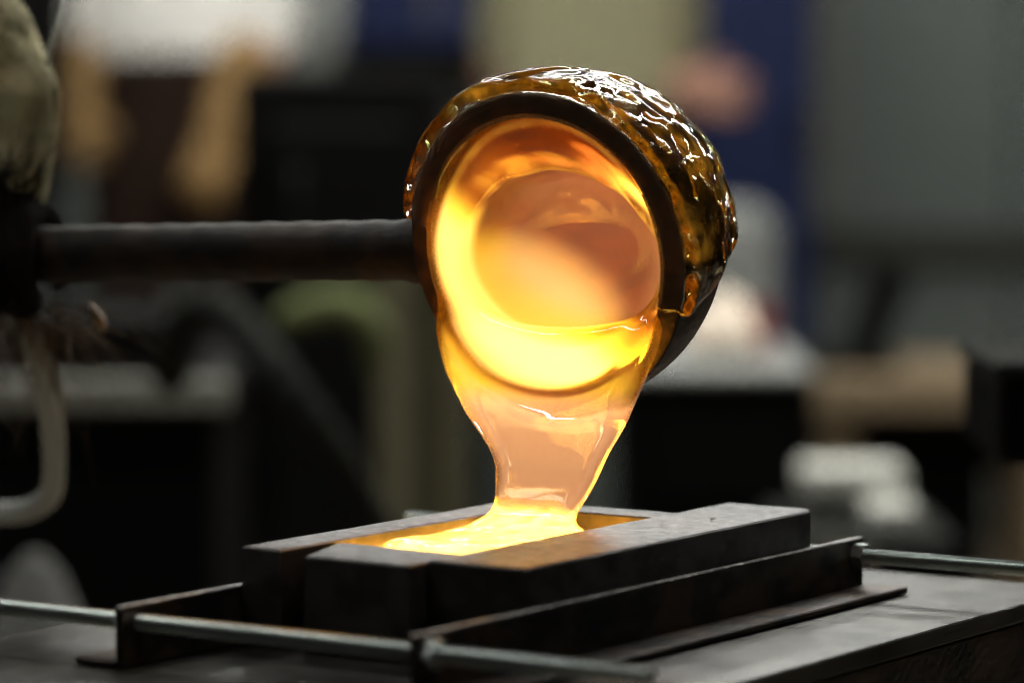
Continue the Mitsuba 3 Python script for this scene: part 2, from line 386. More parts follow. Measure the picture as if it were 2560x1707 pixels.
    obj('trousers', soft(legs, 0.02, 8), mats['trousers'], t)


pa = thing('person', 'person in a pale grey shirt and tan leather gloves, blurred at the upper left', 'person')
c0 = (-0.6910, 5.4000, 0.3836)
figure(pa, c0[0], 5.4, dict(head=(0, -0.02, 1.72), neck=(0, 0, 1.57), chest=(0, 0, 1.40), hem=(0, 0, 1.24), lsho=(-0.17, 0, 1.50), rsho=(0.17, 0, 1.50), lelbow=(-0.225, -0.02, 1.22), relbow=(0.195, -0.02, 1.24),
       lwrist=(-0.185, -0.20, 1.10), lhand=(-0.175, -0.27, 1.05), rwrist=(0.10, -0.17, 1.05), rhand=(0.075, -0.19, 0.97), lhip=(-0.09, 0, 0.96), rhip=(0.09, 0, 0.96), lknee=(-0.11, -0.02, 0.52), rknee=(0.11, -0.02, 0.52),
       lankle=(-0.12, 0, 0.09), rankle=(0.12, 0, 0.09)), dict(skin='skin_tone', shirt='pale_cloth', trousers='brown_cloth', sleeve=1.0), 'tan_leather')
pk = thing('person', 'person in a khaki shirt holding out a bare hand, blurred behind the ladle', 'person')
c0 = (0.1794, 5.8000, 0.3891)
figure(pk, c0[0], 5.8, dict(head=(0, -0.02, 1.68), neck=(0, 0, 1.54), chest=(0, 0, 1.36), hem=(0, 0, 1.14), lsho=(-0.17, 0, 1.46), rsho=(0.17, 0, 1.46), lelbow=(-0.215, 0.08, 1.18), relbow=(0.185, 0.02, 1.17),
       lwrist=(-0.10, 0.19, 1.02), lhand=(-0.04, 0.20, 0.98), rwrist=(0.185, -0.16, 1.135), rhand=(0.25, -0.20, 1.128), lhip=(-0.09, 0, 0.93), rhip=(0.09, 0, 0.93), lknee=(-0.10, -0.02, 0.50), rknee=(0.10, -0.02, 0.50),
       lankle=(-0.11, 0, 0.09), rankle=(0.11, 0, 0.09)), dict(skin='skin_tone', shirt='khaki_cloth', trousers='olive_cloth'))

mc = thing('machine_stand', 'black machine stand with a dull grey top, right of the falling glass', 'machine')
a, b = (0.1578, 2.9000, -0.3662), (0.4146, 2.9000, -0.1095)
obj('housing', to_tri(box(a[0], b[0], 2.9, 3.5, FLOOR + 0.02, b[2], 0.01)), 'black_paint', mc)
obj('top', to_tri(box(a[0] - 0.02, b[0] + 0.0, 2.87, 3.52, b[2] + 0.001, b[2] + 0.016, 0.004)), 'grey_metal', mc)
obj('drawer', to_tri(box(a[0] + 0.03, b[0] - 0.03, 2.88, 2.898, b[2] - 0.17, b[2] - 0.03, 0.004)), 'black_paint', mc)
obj('foot', to_tri(box(a[0] + 0.02, b[0] - 0.02, 2.95, 3.45, FLOOR, FLOOR + 0.0195)), 'black_paint', mc)
mz = b[2] + 0.016
q = (0.2999, 3.1500, -0.0720)
rag = soft(m3.Manifold.batch_hull([ball((q[0] - 0.04, 3.15, mz + 0.015), 0.015), ball((q[0] + 0.035, 3.12, mz + 0.02), 0.02), ball((q[0] + 0.01, 3.18, mz + 0.06), 0.03), ball((q[0] - 0.02, 3.2, mz + 0.045), 0.025)]), 0.008, 2)
rag.vertices += 0.012 * (meshkit.fbm(rag.vertices * 35, 3, 4)[:, None] - 0.5)
rag.vertices[:, 2] += mz + 0.0005 - rag.vertices[:, 2].min()
solo('crumpled_rag', rag, 'cream', 'crumpled cream rag on the grey machine top behind the ladle', 'rag')
q = (0.3545, 3.1500, -0.0846)
can = thing('tin_can', 'dull red tin can beside the cream rag on the machine top', 'can')
obj('body', sweep([[q[0], 3.18, mz + 0.0005], [q[0], 3.18, mz + 0.04], [q[0], 3.18, mz + 0.075]], 0.024, 24), 'red_paint', can)
obj('lid', sweep([[q[0], 3.18, mz + 0.0755], [q[0], 3.18, mz + 0.08]], 0.0225, 24), 'grey_metal', can)
gb = thing('grey_cabinet', 'low grey cabinet in front of the navy cabinet, right of the ladle', 'cabinet')
a, b = (0.3424, 4.6000, -0.3518), (0.4976, 4.6000, 0.0680)
obj('carcass', to_tri(box(a[0], b[0], 4.6, 5.1, FLOOR, b[2], 0.03)), 'grey_metal', gb)
obj('drawer', to_tri(box(a[0] + 0.02, b[0] - 0.02, 4.58, 4.598, b[2] - 0.20, b[2] - 0.05, 0.004)), 'grey_metal', gb)

sh = thing('wooden_table', 'plain wooden table by the wall at the right', 'table')
a, b = (0.5242, 4.2000, -0.2747), (0.9870, 4.2000, -0.2124)
part_box('top', a, b, 0.55, 'wood', sh)
for x in (a[0] + 0.05, b[0] - 0.05):
    for y in (4.27, 4.68):
        obj('leg', to_tri(box(x - 0.03, x + 0.03, y - 0.03, y + 0.03, FLOOR, a[2] - 0.001, 0.003)), 'wood', sh)
bx = thing('dark_crate', 'dark crate under the wooden table', 'crate')
a2, b2 = (0.6323, 4.3500, -0.3742), (0.8724, 4.3500, -0.2947)
obj('body', to_tri(box(a2[0], b2[0], 4.35, 4.62, a2[2] - 0.02, b2[2], 0.006)), 'black_paint', bx)
obj('stand', to_tri(box(a2[0] + 0.02, b2[0] - 0.02, 4.37, 4.60, FLOOR, a2[2] - 0.0205, 0.006)), 'black_paint', bx)
lv = [(0.6089, 4.4000, -0.2239), (0.6320, 4.4000, -0.1753), (0.6589, 4.4000, -0.1049), (0.6818, 4.4000, -0.0346)]
lever = thing('press_lever', 'black slanted press lever standing on the wooden table', 'lever')
obj('arm', sweep([np.array(q) for q in lv], [0.040, 0.034, 0.034, 0.040], 18), 'black_paint', lever)
obj('base', to_tri(box(lv[0][0] - 0.08, lv[0][0] + 0.08, 4.34, 4.46, b[2] + 0.001, b[2] + 0.025, 0.004)), 'black_paint', lever)

st = thing('brick_stand', 'low dark trestle carrying two pale bricks, behind the far end of the mould', 'stand')
a, b = (0.3263, 2.3000, -0.2641), (0.5354, 2.3000, -0.2515)
part_box('shelf', a, b, 0.35, 'hose_rubber', st)
for x in (a[0] + 0.03, b[0] - 0.03):
    for y in (2.33, 2.62):
        obj('leg', to_tri(box(x - 0.012, x + 0.012, y - 0.012, y + 0.012, FLOOR, a[2] - 0.001, 0.002)), 'black_paint', st)
zb = b[2]
a, b = (0.4400, 2.4000, -0.2620), (0.4986, 2.4000, -0.2232)
solo('pale_brick', to_tri(box(a[0], b[0], 2.38, 2.5, zb + 0.0005, b[2], 0.004)), 'brick_pale', 'small pale brick, lower one of the two on the trestle', 'brick')
a3, b3 = (0.3689, 2.5000, -0.2267), (0.4972, 2.5000, -0.1899)
blk = thing('prop_block', 'dark block under the longer pale brick', 'block')
obj('block', to_tri(box(a3[0] + 0.01, a3[0] + 0.06, 2.51, 2.62, zb + 0.0005, a3[2] - 0.001, 0.003)), 'black_paint', blk)
obj('block', to_tri(box(a3[0] + 0.065, b3[0] - 0.012, 2.51, 2.62, zb + 0.0005, a3[2] - 0.001, 0.003)), 'black_paint', blk)
solo('pale_brick', to_tri(box(a3[0], b3[0], 2.5, 2.63, a3[2], b3[2], 0.004)), 'brick_pale', 'long pale brick, upper one of the two behind the mould', 'brick')

bb = thing('metal_box', 'black metal box with a dark grey lid at the right edge of the picture', 'box')
a, b = (0.3411, 0.5500, 0.0223), (0.4208, 0.5500, 0.0822)
obj('body', to_tri(box(a[0], b[0], 0.55, 0.75, a[2], b[2], 0.004)), 'black_paint', bb)
obj('lid', to_tri(box(a[0] - 0.004, b[0] + 0.004, 0.545, 0.755, b[2] + 0.0005, b[2] + 0.012, 0.003)), 'hose_rubber', bb)
obj('bracket', to_tri(box(b[0] + 0.0005, b[0] + 0.25, 0.63, 0.67, a[2] + 0.02, a[2] + 0.05, 0.003)), 'black_paint', bb)
obj('post', to_tri(box(b[0] + 0.2505, b[0] + 0.29, 0.63, 0.67, FLOOR, b[2], 0.003)), 'black_paint', bb)

q = (-0.4578, 1.4000, -0.1574)
sk = sweep([[q[0] + 0.01, 1.45, FLOOR + 0.001], [q[0] + 0.008, 1.45, FLOOR + 0.2], [q[0] + 0.004, 1.45, q[2] - 0.20], [q[0] + 0.002, 1.45, q[2] - 0.08], [q[0], 1.45, q[2] - 0.02], [q[0], 1.45, q[2]]], [0.15, 0.16, 0.11, 0.05, 0.025, 0.006], 30)
sk.vertices[:, :2] += 0.02 * (meshkit.fbm(sk.vertices * 14, 3, 8)[:, None] - 0.5)
solo('cloth_sack', sk, 'sack_cloth', 'grey cloth sack gathered to a point on the floor at the lower left', 'sack')

# ------------------------------------------------------------------ the arm that holds the ladle: olive sleeve, charred frayed glove
varied('sleeve_cloth', [0.20, 0.185, 0.095], [0.50, 0.44, 0.26], 45, 0.9, bump=lambda p, n, uv: fbm(p.x * 300, p.y * 300, p.z * 120, 3), bump_scale=0.0008)
arm = thing('person', 'arm in an olive sleeve and charred frayed glove gripping the ladle handle', 'person')
sl = chain([(*(-0.3859, 0.3300, 0.3568), 0.050), (*(-0.3391, 0.2900, 0.3098), 0.046), (*(-0.3042, 0.2700, 0.2780), 0.0275), (*(-0.3060, 0.2620, 0.2509), 0.0270), (*(-0.3075, 0.2550, 0.2177), 0.0225)], 24)
slm = soft(sl, 0.004, 8)
vz = slm.vertices
slm.vertices += (0.006 * (meshkit.fbm(vz * np.array([70, 70, 16]), 3, 14) - 0.5) + 0.0025 * (meshkit.noise(vz * np.array([190, 190, 40]), 15) - 0.5))[:, None] * np.array([0.6, -1.0, 0.1])
obj('sleeve', slm, 'sleeve_cloth', arm)
hc = np.array((-0.3108, 0.2500, 0.1833))
gl = m3.Manifold.batch_hull([ball(hc + [-0.035, 0.0, 0.018], 0.026, 16), ball(hc + [0.004, 0.0, 0.022], 0.022, 16), ball(hc + [-0.03, 0.0, 0.052], 0.024, 16), ball((-0.3077, 0.2600, 0.2176), 0.022, 16)])
for i in range(4):
    xx = hc[0] + 0.012 - i * 0.021
    ring = [(xx, hc[1] + 0.031 * math.sin(th) * -1, hc[2] + 0.031 * math.cos(th), 0.0115) for th in np.linspace(-0.4, 3.4, 7)]
    gl = gl + chain(ring, 12)
gl = gl + chain([(hc[0] + 0.004, hc[1] + 0.012, hc[2] + 0.035, 0.013), (hc[0] + 0.026, hc[1] + 0.032, hc[2] + 0.012, 0.0115), (hc[0] + 0.030, hc[1] + 0.034, hc[2] - 0.014, 0.010)], 12)
glm = soft(gl, 0.004, 5)
glm.vertices += 0.004 * (meshkit.fbm(glm.vertices * 120, 3, 6)[:, None] - 0.5)
obj('glove', glm, 'char', arm, label='black charred work glove with five fingers round the handle')


def fibres(n, region, length, radius, down, seed):
    r = np.random.default_rng(seed)
    out = []
    for _ in range(n):
        p = np.array([r.uniform(*region[k]) for k in range(3)])
        d = np.array(down) + r.normal(size=3) * 0.45
        d /= np.linalg.norm(d)
        ln = length * r.uniform(0.4, 1.3)
        bend = r.normal(size=3) * 0.35
        s = np.linspace(0, 1, 6)[:, None]
        out.append(sweep(p + d * ln * s + bend * ln * s * s * 0.5, radius * np.linspace(1, 0.25, 6), 5))
    return trimesh.util.concatenate(out)


obj('cuff_fringe', fibres(420, ((hc[0] - 0.05, hc[0] + 0.020), (0.22, 0.27), (hc[2] + 0.030, hc[2] + 0.050)), 0.030, 0.0007, (0.25, -0.2, 0.8), 3), 'char', arm)
labels[[k for k in scene if k.endswith('cuff_fringe')][0]] = {'kind': 'stuff', 'label': 'black frayed cuff fibres'}
obj('loose_fringe', fibres(150, ((hc[0] - 0.04, hc[0] + 0.050), (0.23, 0.27), (hc[2] - 0.045, hc[2] - 0.028)), 0.060, 0.0005, (0.25, -0.1, -0.8), 5), 'straw', arm)
labels[[k for k in scene if k.endswith('loose_fringe')][0]] = {'kind': 'stuff', 'label': 'brown frayed fibres hanging under the handle'}
tuft = sweep(spline([(-0.2575, 0.2400, 0.1532), (-0.2524, 0.2350, 0.1461), (-0.2483, 0.2350, 0.1371)], 12), np.array([0.0015, 0.0024, 0.003, 0.0034, 0.0036, 0.0038, 0.004, 0.0042, 0.0042, 0.0038, 0.0028, 0.001]), 10)
obj('thread_end', tuft, 'cream', arm, label='pale frayed thread end')
tb = [(-0.3040, 0.2600, 0.1520), (-0.2983, 0.2600, 0.1346), (-0.2936, 0.2700, 0.1204), (-0.2905, 0.3000, 0.0949), (-0.2933, 0.3400, 0.0636), (-0.2982, 0.3800, 0.0312), (-0.3044, 0.4000, 0.0175), (-0.3221, 0.4200, 0.0059), (-0.3482, 0.4400, 0.0024), (-0.3910, 0.4700, -0.0000)]
tp = spline(tb, 70)
tr_ = np.interp(np.linspace(0, 1, 70), [0, 0.1, 0.2, 0.5, 1], [0.005, 0.0075, 0.0090, 0.0075, 0.0075])
tr_[8:20] *= 1 + 0.07 * np.sin(np.arange(12) * 2.1)
solo('pale_strap', sweep(tp, tr_, 18, 0.5), 'pale_tube', 'pale grey strap looping down from the glove at the left edge', 'strap')
cd = [(-0.2903, 0.2700, 0.2722), (-0.2858, 0.2700, 0.2989), (-0.2802, 0.2700, 0.3228), (-0.2758, 0.2800, 0.3551)]
solo('thin_cord', sweep(spline(cd, 20), 0.0016, 8), 'pale_tube', 'thin pale cord rising from the olive sleeve', 'cord')


# ------------------------------------------------------------------ steel bench
bench = thing('work_bench', 'bare dark steel bench top with a worn light edge carrying the mould', 'bench')
plate = box(-0.46, 0.262, -0.1755, 0.217, -0.010, 0.0, 0.0008)
pm = to_tri(plate.refine_to_length(0.012))
edge = np.abs(pm.vertices[:, 1] - 0.217) < 0.002
pm.vertices[edge, 1] += 0.0009 * (meshkit.fbm(pm.vertices[edge] * 60, 3, 2) - 0.5)
obj('top_plate', mould(pm), 'bench_steel', bench)
obj('side_rail', mould(box(-0.45, 0.25, 0.205, 0.2135, -0.07, -0.0115, 0.001)), 'angle_steel', bench)
obj('side_rail', mould(box(-0.45, 0.25, -0.170, -0.1625, -0.07, -0.0115, 0.001)), 'angle_steel', bench)
obj('end_rail', mould(box(0.24, 0.249, -0.1620, 0.2045, -0.07, -0.0115, 0.001)), 'angle_steel', bench)
for l, s in ((-0.43, -0.14), (-0.43, 0.18), (0.22, -0.14), (0.22, 0.18)):
    obj('leg', mould(box(l - 0.018, l + 0.018, s - 0.018, s + 0.018, FLOOR, -0.0115, 0.002)), 'angle_steel', bench)

# ------------------------------------------------------------------ steel mould: four bars round the cavity, and a base sheet
ZT = 0.051
mo = thing('mould', 'dark grey steel mould of four heavy bars around a glowing rectangular cavity', 'mould')


def bar(poly, z0, z1, seed, bevel=0.0009):
    m = to_tri(prism(poly, z0, z1, bevel).refine_to_length(0.004))
    n = meshkit.fbm(m.vertices * 140 + seed, 3, seed) - 0.5
    corner = (np.abs(m.vertices[:, 2] - z1) < 0.0015)
    m.vertices[corner, 2] += 0.0006 * np.minimum(n[corner], 0)
    return mould(m)


obj('side_bar', bar([(-0.161, 0.0575), (-0.161, 0.1155), (0.125, 0.1155), (0.131, 0.1115), (0.134, 0.104), (0.134, 0.0575)], 0.0005, ZT, 1), 'mould_steel', mo, label='wide bar on the right of the cavity, lit orange beside the glass')
obj('side_bar', bar([(-0.171, -0.052), (-0.171, -0.027), (0.10, -0.027), (0.10, -0.052)], 0.0005, ZT, 2), 'mould_steel', mo, label='narrow bar on the left of the cavity')
obj('end_bar', bar([(-0.176, -0.008), (-0.176, 0.0568), (-0.125, 0.0568), (-0.1225, -0.0262)], 0.0005, ZT - 0.0012, 3), 'mould_steel', mo, label='short bar at the near end with a slanted gap beside it')
obj('end_bar', bar([(0.056, -0.0262), (0.056, 0.0568), (0.082, 0.0568), (0.082, -0.0262)], 0.0005, ZT - 0.0008, 4), 'mould_steel', mo)
obj('base_sheet', mould(box(-0.121, 0.0555, -0.0262, 0.0568, 0.0005, 0.010)), 'mould_steel', mo)


ROD_L, ROD_Z = (-0.251, 0.168), 0.022


def angle_iron(label, s_leg, side, l0, l1, lf):
    t = thing('angle_iron', label, 'angle iron', 'angle irons clamping the mould')
    a, b = (s_leg, s_leg + 0.004 * side), (s_leg + 0.0042 * side, s_leg + 0.030 * side)
    leg = box(l0, l1, min(a), max(a), 0.0006, 0.0315, 0.0009)
    for l in ROD_L:
        if l < l1 - 0.004:
            leg = leg - m3.Manifold.cylinder(0.02, 0.0046, 0.0046, 20, True).rotate([90, 0, 0]).translate([l, s_leg, ROD_Z])
    m = to_tri(leg.refine_to_length(0.006))
    top = m.vertices[:, 2] > 0.0300
    m.vertices[top, 2] += 0.0007 * (meshkit.fbm(m.vertices[top] * 200, 3, 5) - 0.5)
    obj('upright_leg', mould(m), 'angle_steel', t, label='upright leg of the angle iron with a worn bright top edge')
    obj('flat_leg', mould(box(l0, lf, min(b), max(b), 0.0006, 0.0044, 0.0008)), 'angle_steel', t, label='flat leg of the angle iron lying on the bench, rusty along the inside corner')
    return t


angle_iron('rusty angle iron along the right side of the mould, nearer to the viewer', 0.1165, 1, -0.260, 0.178, 0.183)
angle_iron('dark angle iron along the left side of the mould, half hidden behind it', -0.0525, -1, -0.266, 0.178, 0.178)


def threaded_rod(label, l, s0, s1, smooth_from=None):
    n_per, pitch = 6, 0.00125
    n = int((s1 - s0) / pitch * n_per)
    s = np.linspace(s0, s1, n)
    prof = np.abs(((s / pitch) % 1) - 0.5) * 2
    r = 0.0036 + 0.00065 * (1 - prof)
    m = sweep(np.c_[np.full(n, l), s, np.full(n, ROD_Z)], r, 14)
    return solo('threaded_rod', mould(m), 'zinc', label, 'threaded rod', 'threaded rods clamping the angle irons', smooth=20)


def hex_nut(label, l, s0, s1):
    h = m3.Manifold.cylinder(s1 - s0, 0.0075, 0.0075, 6, True)
    cone = m3.Manifold.batch_hull([m3.Manifold.cylinder(s1 - s0 - 0.002, 0.0076, 0.0076, 36, True), m3.Manifold.cylinder(s1 - s0, 0.0064, 0.0064, 36, True)])
    hole = m3.Manifold.cylinder(0.03, 0.0043, 0.0043, 28, True)
    g = ((h ^ cone) - hole).rotate([90, 0, 0]).translate([l, (s0 + s1) / 2, ROD_Z])
    return solo('hex_nut', mould(g), 'zinc', label, 'nut', 'hex nuts on the threaded rods', smooth=25)


threaded_rod('zinc plated threaded rod crossing the foreground in front of the mould', ROD_L[0], -0.22, 0.243)
threaded_rod('zinc plated threaded rod leaving the far end of the right angle iron', ROD_L[1], -0.190, 0.30)
hex_nut('hex nut outside the left angle iron on the foreground rod', ROD_L[0], -0.0640, -0.0568)
hex_nut('hex nut outside the right angle iron on the foreground rod', ROD_L[0], 0.1208, 0.128)
hex_nut('hex nut at the far end of the right angle iron', ROD_L[1], 0.1208, 0.128)

# ------------------------------------------------------------------ ladle: steel bowl with a rod handle; its mouth faces the viewer, left and a little down
M = np.array([0.0170, -0.020, 0.1970])                             # centre of the mouth
AX = np.array([0.55, 0.81, 0.20]) / np.linalg.norm([0.55, 0.81, 0.20])   # from the mouth into the bowl
E1 = np.cross(AX, [0, 0, 1.0])
E1 /= np.linalg.norm(E1)
E2 = np.cross(E1, AX)
RO, RI, DEEP = 0.0873, 0.0735, 0.013
ladle = thing('ladle', 'round dark steel ladle tipped towards the mould, pouring glowing molten glass, on a rusty rod', 'ladle')


def local_to_world(v):
    return M + v[:, :1] * E1 + v[:, 1:2] * E2 + v[:, 2:] * AX


prof = []
for th in np.linspace(math.pi / 2, 0, 40):                         # outside, from the bottom of the bowl to the rim
    prof.append((RO * math.cos(th), DEEP + 1.1 * RO * math.sin(th)))
prof += [(RO, 0.0025), (RO - 0.0007, 0.0007), (RO - 0.0022, 0.0), (RI + 0.0025, 0.0), (RI + 0.0008, 0.0008), (RI, 0.0026)]
for th in np.linspace(0, math.pi / 2, 40):                         # inside
    prof.append((RI * math.cos(th), DEEP + 1.1 * RI * math.sin(th)))
prof[0] = (0.0, prof[0][1])
prof[-1] = (0.0, prof[-1][1])
bowl = trimesh.creation.revolve(np.array(prof), sections=160)
if bowl.volume < 0:
    bowl.invert()
bv = np.array(bowl.vertices)
bv *= (1 + 0.010 * (meshkit.fbm(bv * 45 + 3, 3, 11) - 0.5))[:, None]
bowl = trimesh.Trimesh(local_to_world(bv), bowl.faces, process=False)
if bowl.volume < 0:
    bowl.invert()
obj('bowl', bowl, 'ladle_steel', ladle, smooth=40)
h0 = np.array([-0.050, 0.0665, 0.1942])
h1 = np.array([-0.385, 0.317, 0.1792])
hp = h0 + np.linspace(0, 1, 60)[:, None] * (h1 - h0)
obj('handle', sweep(hp, 0.0172 + 0.0003 * np.sin(np.arange(60) * 1.7), 40), 'rod_steel', ladle, label='thick rusty round rod handle leaving the bowl to the left')
hd = (h1 - h0) / np.linalg.norm(h1 - h0)
cp = [h0 + hd * x for x in (-0.012, -0.011, 0.004, 0.0055)]
obj('collar', sweep(cp, [0.017, 0.0192, 0.0192, 0.0174], 40), 'rod_steel', ladle)

# ------------------------------------------------------------------ molten glass: one body of liquid glass, built as a distance field and meshed
H = 0.00115
LO, HI = np.array([-0.082, -0.160, 0.006]), np.array([0.132, 0.108, 0.312])
N = np.ceil((HI - LO) / H).astype(int)
gx, gy, gz = [(LO[k] + H * np.arange(N[k])).astype(np.float32) for k in range(3)]
X, Y, Z = gx[:, None, None], gy[None, :, None], gz[None, None, :]


def lin(v, off=M):
    return ((X - off[0]) * np.float32(v[0]) + (Y - off[1]) * np.float32(v[1])) + (Z - off[2]) * np.float32(v[2])


def smin(a, b, k):
    h = np.maximum(k - np.abs(a - b), 0) / k
    return np.minimum(a, b) - h * h * (k / 4)


def smax(a, b, k):
    return -smin(-a, -b, k)


def lookup(pts, fn_grid_step, fn):
    """Noise evaluated on a coarse grid over the field and interpolated (much cheaper than per cell)."""
    n = np.ceil((HI - LO) / fn_grid_step).astype(int) + 2
    g = np.stack(np.meshgrid(*[LO[k] + fn_grid_step * np.arange(n[k]) for k in range(3)], indexing='ij'), -1)
    f = fn(g).astype(np.float32)
    return ndimage.zoom(f, fn_grid_step / H, order=3, grid_mode=False)[:N[0], :N[1], :N[2]]


def pad(f):
    return np.pad(f, [(0, max(0, N[k] - f.shape[k])) for k in range(3)], mode='edge')


u1, u2, tt = lin(E1), lin(E2), lin(AX)
td = np.maximum(tt - DEEP, 0) / np.float32(1.1)
rad = np.sqrt(u1 * u1 + u2 * u2 + td * td)
wav = pad(lookup(None, 0.004, lambda g: meshkit.fbm(g * 70, 3, 21) - 0.5))            # slow swells of the surface

def ridges(g):
    q = g - M
    a1, a2, at = q @ E1, q @ E2, q @ AX
    c = np.arctan2(a2, a1)
    c = np.stack([c * 1.9, np.hypot(a1, a2) * 20 + c * 0.6, at * 52 + c * 1.1], -1)
    return meshkit.noise(c, 31) - 0.5 + 0.07 * (meshkit.noise(c * np.array([2.7, 2, 2.3]), 33) - 0.5)


wr = pad(lookup(None, 0.0023, lambda g: ridges(g)))

# the glass still in the bowl: filled up to a front, hollowed by the air space
def step(a, b, x):
    t = np.clip((x - a) / (b - a), 0, 1)
    return t * t * (3 - 2 * t)


rip = pad(lookup(None, 0.0023, lambda g: meshkit.noise(np.stack([np.arctan2((g - M) @ E2, (g - M) @ E1) * 3.0, np.hypot((g - M) @ E1, (g - M) @ E2) * 230, (g - M) @ AX * 20], -1), 71) - 0.5))   # rings left by the way it clung to the bowl
low = step(0.022, -0.045, u2 + 0.45 * u1)
front = 0.0045 - 0.0100 * low + 0.002 * wav + 0.0025 * wr * (1 - low) + 0.0026 * rip * (1 - low)
inner = smax(rad - (RI + 0.0075), (front - tt), 0.004)
inner = smax(inner, np.minimum(rad - (RI + 0.0012), 0.0012 - tt), 0.002)            # in front of the rim it keeps to the opening
ca, cb = u1 - 0.0055, u2 + 0.0055
cav = (np.sqrt((ca / 0.0615) ** 2 + (cb / 0.0475) ** 2 + (np.maximum(tt - 0.022, 0) / 0.050) ** 2 + (np.minimum(tt - 0.022, 0) / 0.11) ** 2) - 1) * 0.047
cav += (0.003 * wav + 0.0022 * wr) * np.clip(u2 / 0.02, 0, 1)
inner = smax(inner, -cav, 0.007)
del ca, cb

# the sheet that falls from the lip into the mould
zk = [0.030, 0.046, 0.0500, 0.0550, 0.0630, 0.0710, 0.0785, 0.0880, 0.0980, 0.1080, 0.1200, 0.1320, 0.1430, 0.1540, 0.1640, 0.1760]
xl = [-0.0200, -0.0185, -0.0150, -0.0115, -0.0092, -0.0088, -0.0090, -0.0120, -0.0180, -0.0250, -0.0310, -0.0365, -0.0385, -0.0390, -0.0385, -0.0360]
xr = [0.0340, 0.0350, 0.0320, 0.0345, 0.0400, 0.0445, 0.0480, 0.0520, 0.0575, 0.0625, 0.0665, 0.0688, 0.0694, 0.0698, 0.0710, 0.0730]
ht = [0.0120, 0.0120, 0.0112, 0.0098, 0.0090, 0.0086, 0.0086, 0.0090, 0.0096, 0.0105, 0.0112, 0.0110, 0.0085, 0.0045, 0.0020, 0.0010]
cy = [-0.003, -0.003, -0.003, -0.003, -0.003, -0.0035, -0.0045, -0.0055, -0.0068, -0.0080, -0.0095, -0.0115, -0.0140, -0.0165, -0.0190, -0.0210]
cx = [0.010, 0.010, 0.0110, 0.0130, 0.0160, 0.0180, 0.0190, 0.0195, 0.0195, 0.0190, 0.0180, 0.0170, 0.0165, 0.0165, 0.0165, 0.0170]
al = [0.6, 0.6, 0.6, 0.55, 0.5, 0.48, 0.46, 0.45, 0.46, 0.50, 0.55, 0.60, 0.65, 0.68, 0.68, 0.68]
from scipy.interpolate import PchipInterpolator
at_z = lambda v: PchipInterpolator(zk, v)(np.clip(gz, zk[0], zk[-1])).astype(np.float32)[None, None, :]
XL, XR, HT, CY, SL = map(at_z, (xl, xr, ht, cy, al))
CXZ = (XL + XR) / 2
ca_, sa_ = 1 / np.sqrt(1 + SL * SL), SL / np.sqrt(1 + SL * SL)
half = ((XR - XL) / 2 - HT) / ca_
du = (X - CXZ) * ca_ - (Y - CY) * sa_
dv = (X - CXZ) * sa_ + (Y - CY) * ca_
stream = np.sqrt(np.maximum(np.abs(du) - half, 0) ** 2 + dv * dv) - HT * (1 + 0.05 * wav)
stream = np.maximum(stream, (0.030 - Z))
stream = smax(stream, Z - 0.158, 0.010)
# the pool in the mould
ml = X * np.float32(EL[0]) + Y * np.float32(EL[1])
ms = X * np.float32(ES[0]) + Y * np.float32(ES[1])
plan = (np.sqrt(((ml + 0.042) / 0.060) ** 2 * np.ones_like(Z) + ((ms - 0.012) / 0.075) ** 2) - 1) * 0.055
plan = np.maximum(plan, np.maximum(-0.0282 - ms, ms - 0.0586))
plan = np.maximum(plan, -0.1250 - ml)
pool = smax(plan + 0.0015 * wav, Z - (0.0485 + 0.004 * wav), 0.016)
pool = np.maximum(pool, 0.0092 - Z)
hot = smin(smin(inner, stream, 0.018), pool, 0.012)
# the clear skin that has set over the top of the bowl, wrinkled
swell = np.clip((u1 * 0.6 + u2 + 0.045) / 0.10, 0, 1)

wr2 = pad(lookup(None, 0.0023, lambda g: meshkit.noise(g * 115, 61) - 0.5 + 0.14 * (meshkit.noise(g * 190, 62) - 0.5)))          # how unevenly it sits on the steel
thick = 0.0040 + 0.0046 * swell + 0.0056 * wr * np.clip(swell * 1.6, 0.15, 1) + 0.004 * wav * swell
rad_o = rad - RO
cut = -(u2 + 0.0095 + 0.283 * u1 - 0.44 * tt) * np.float32(0.9) + 0.003 * wav
skin = smax(rad_o - thick, cut, 0.007)
skin = smax(skin, -(tt + 0.0014 + 0.0012 * wr), 0.004)
face_ = np.maximum(skin, np.maximum(RI - 0.001 - rad, tt - 0.0015))
skin = smin(np.maximum(skin, 0.0006 + 0.0034 * np.clip(wr2 + 0.1, 0, 1) - rad_o), np.maximum(face_, -tt - 0.004), 0.002)
skin = np.maximum(skin, tt - 0.098)
F = smin(hot, skin, 0.004)
F = ndimage.gaussian_filter(F, 0.8)
SKIN_FIRST = skin - hot
HOTF, STREAMF, POOLF = hot, stream, pool


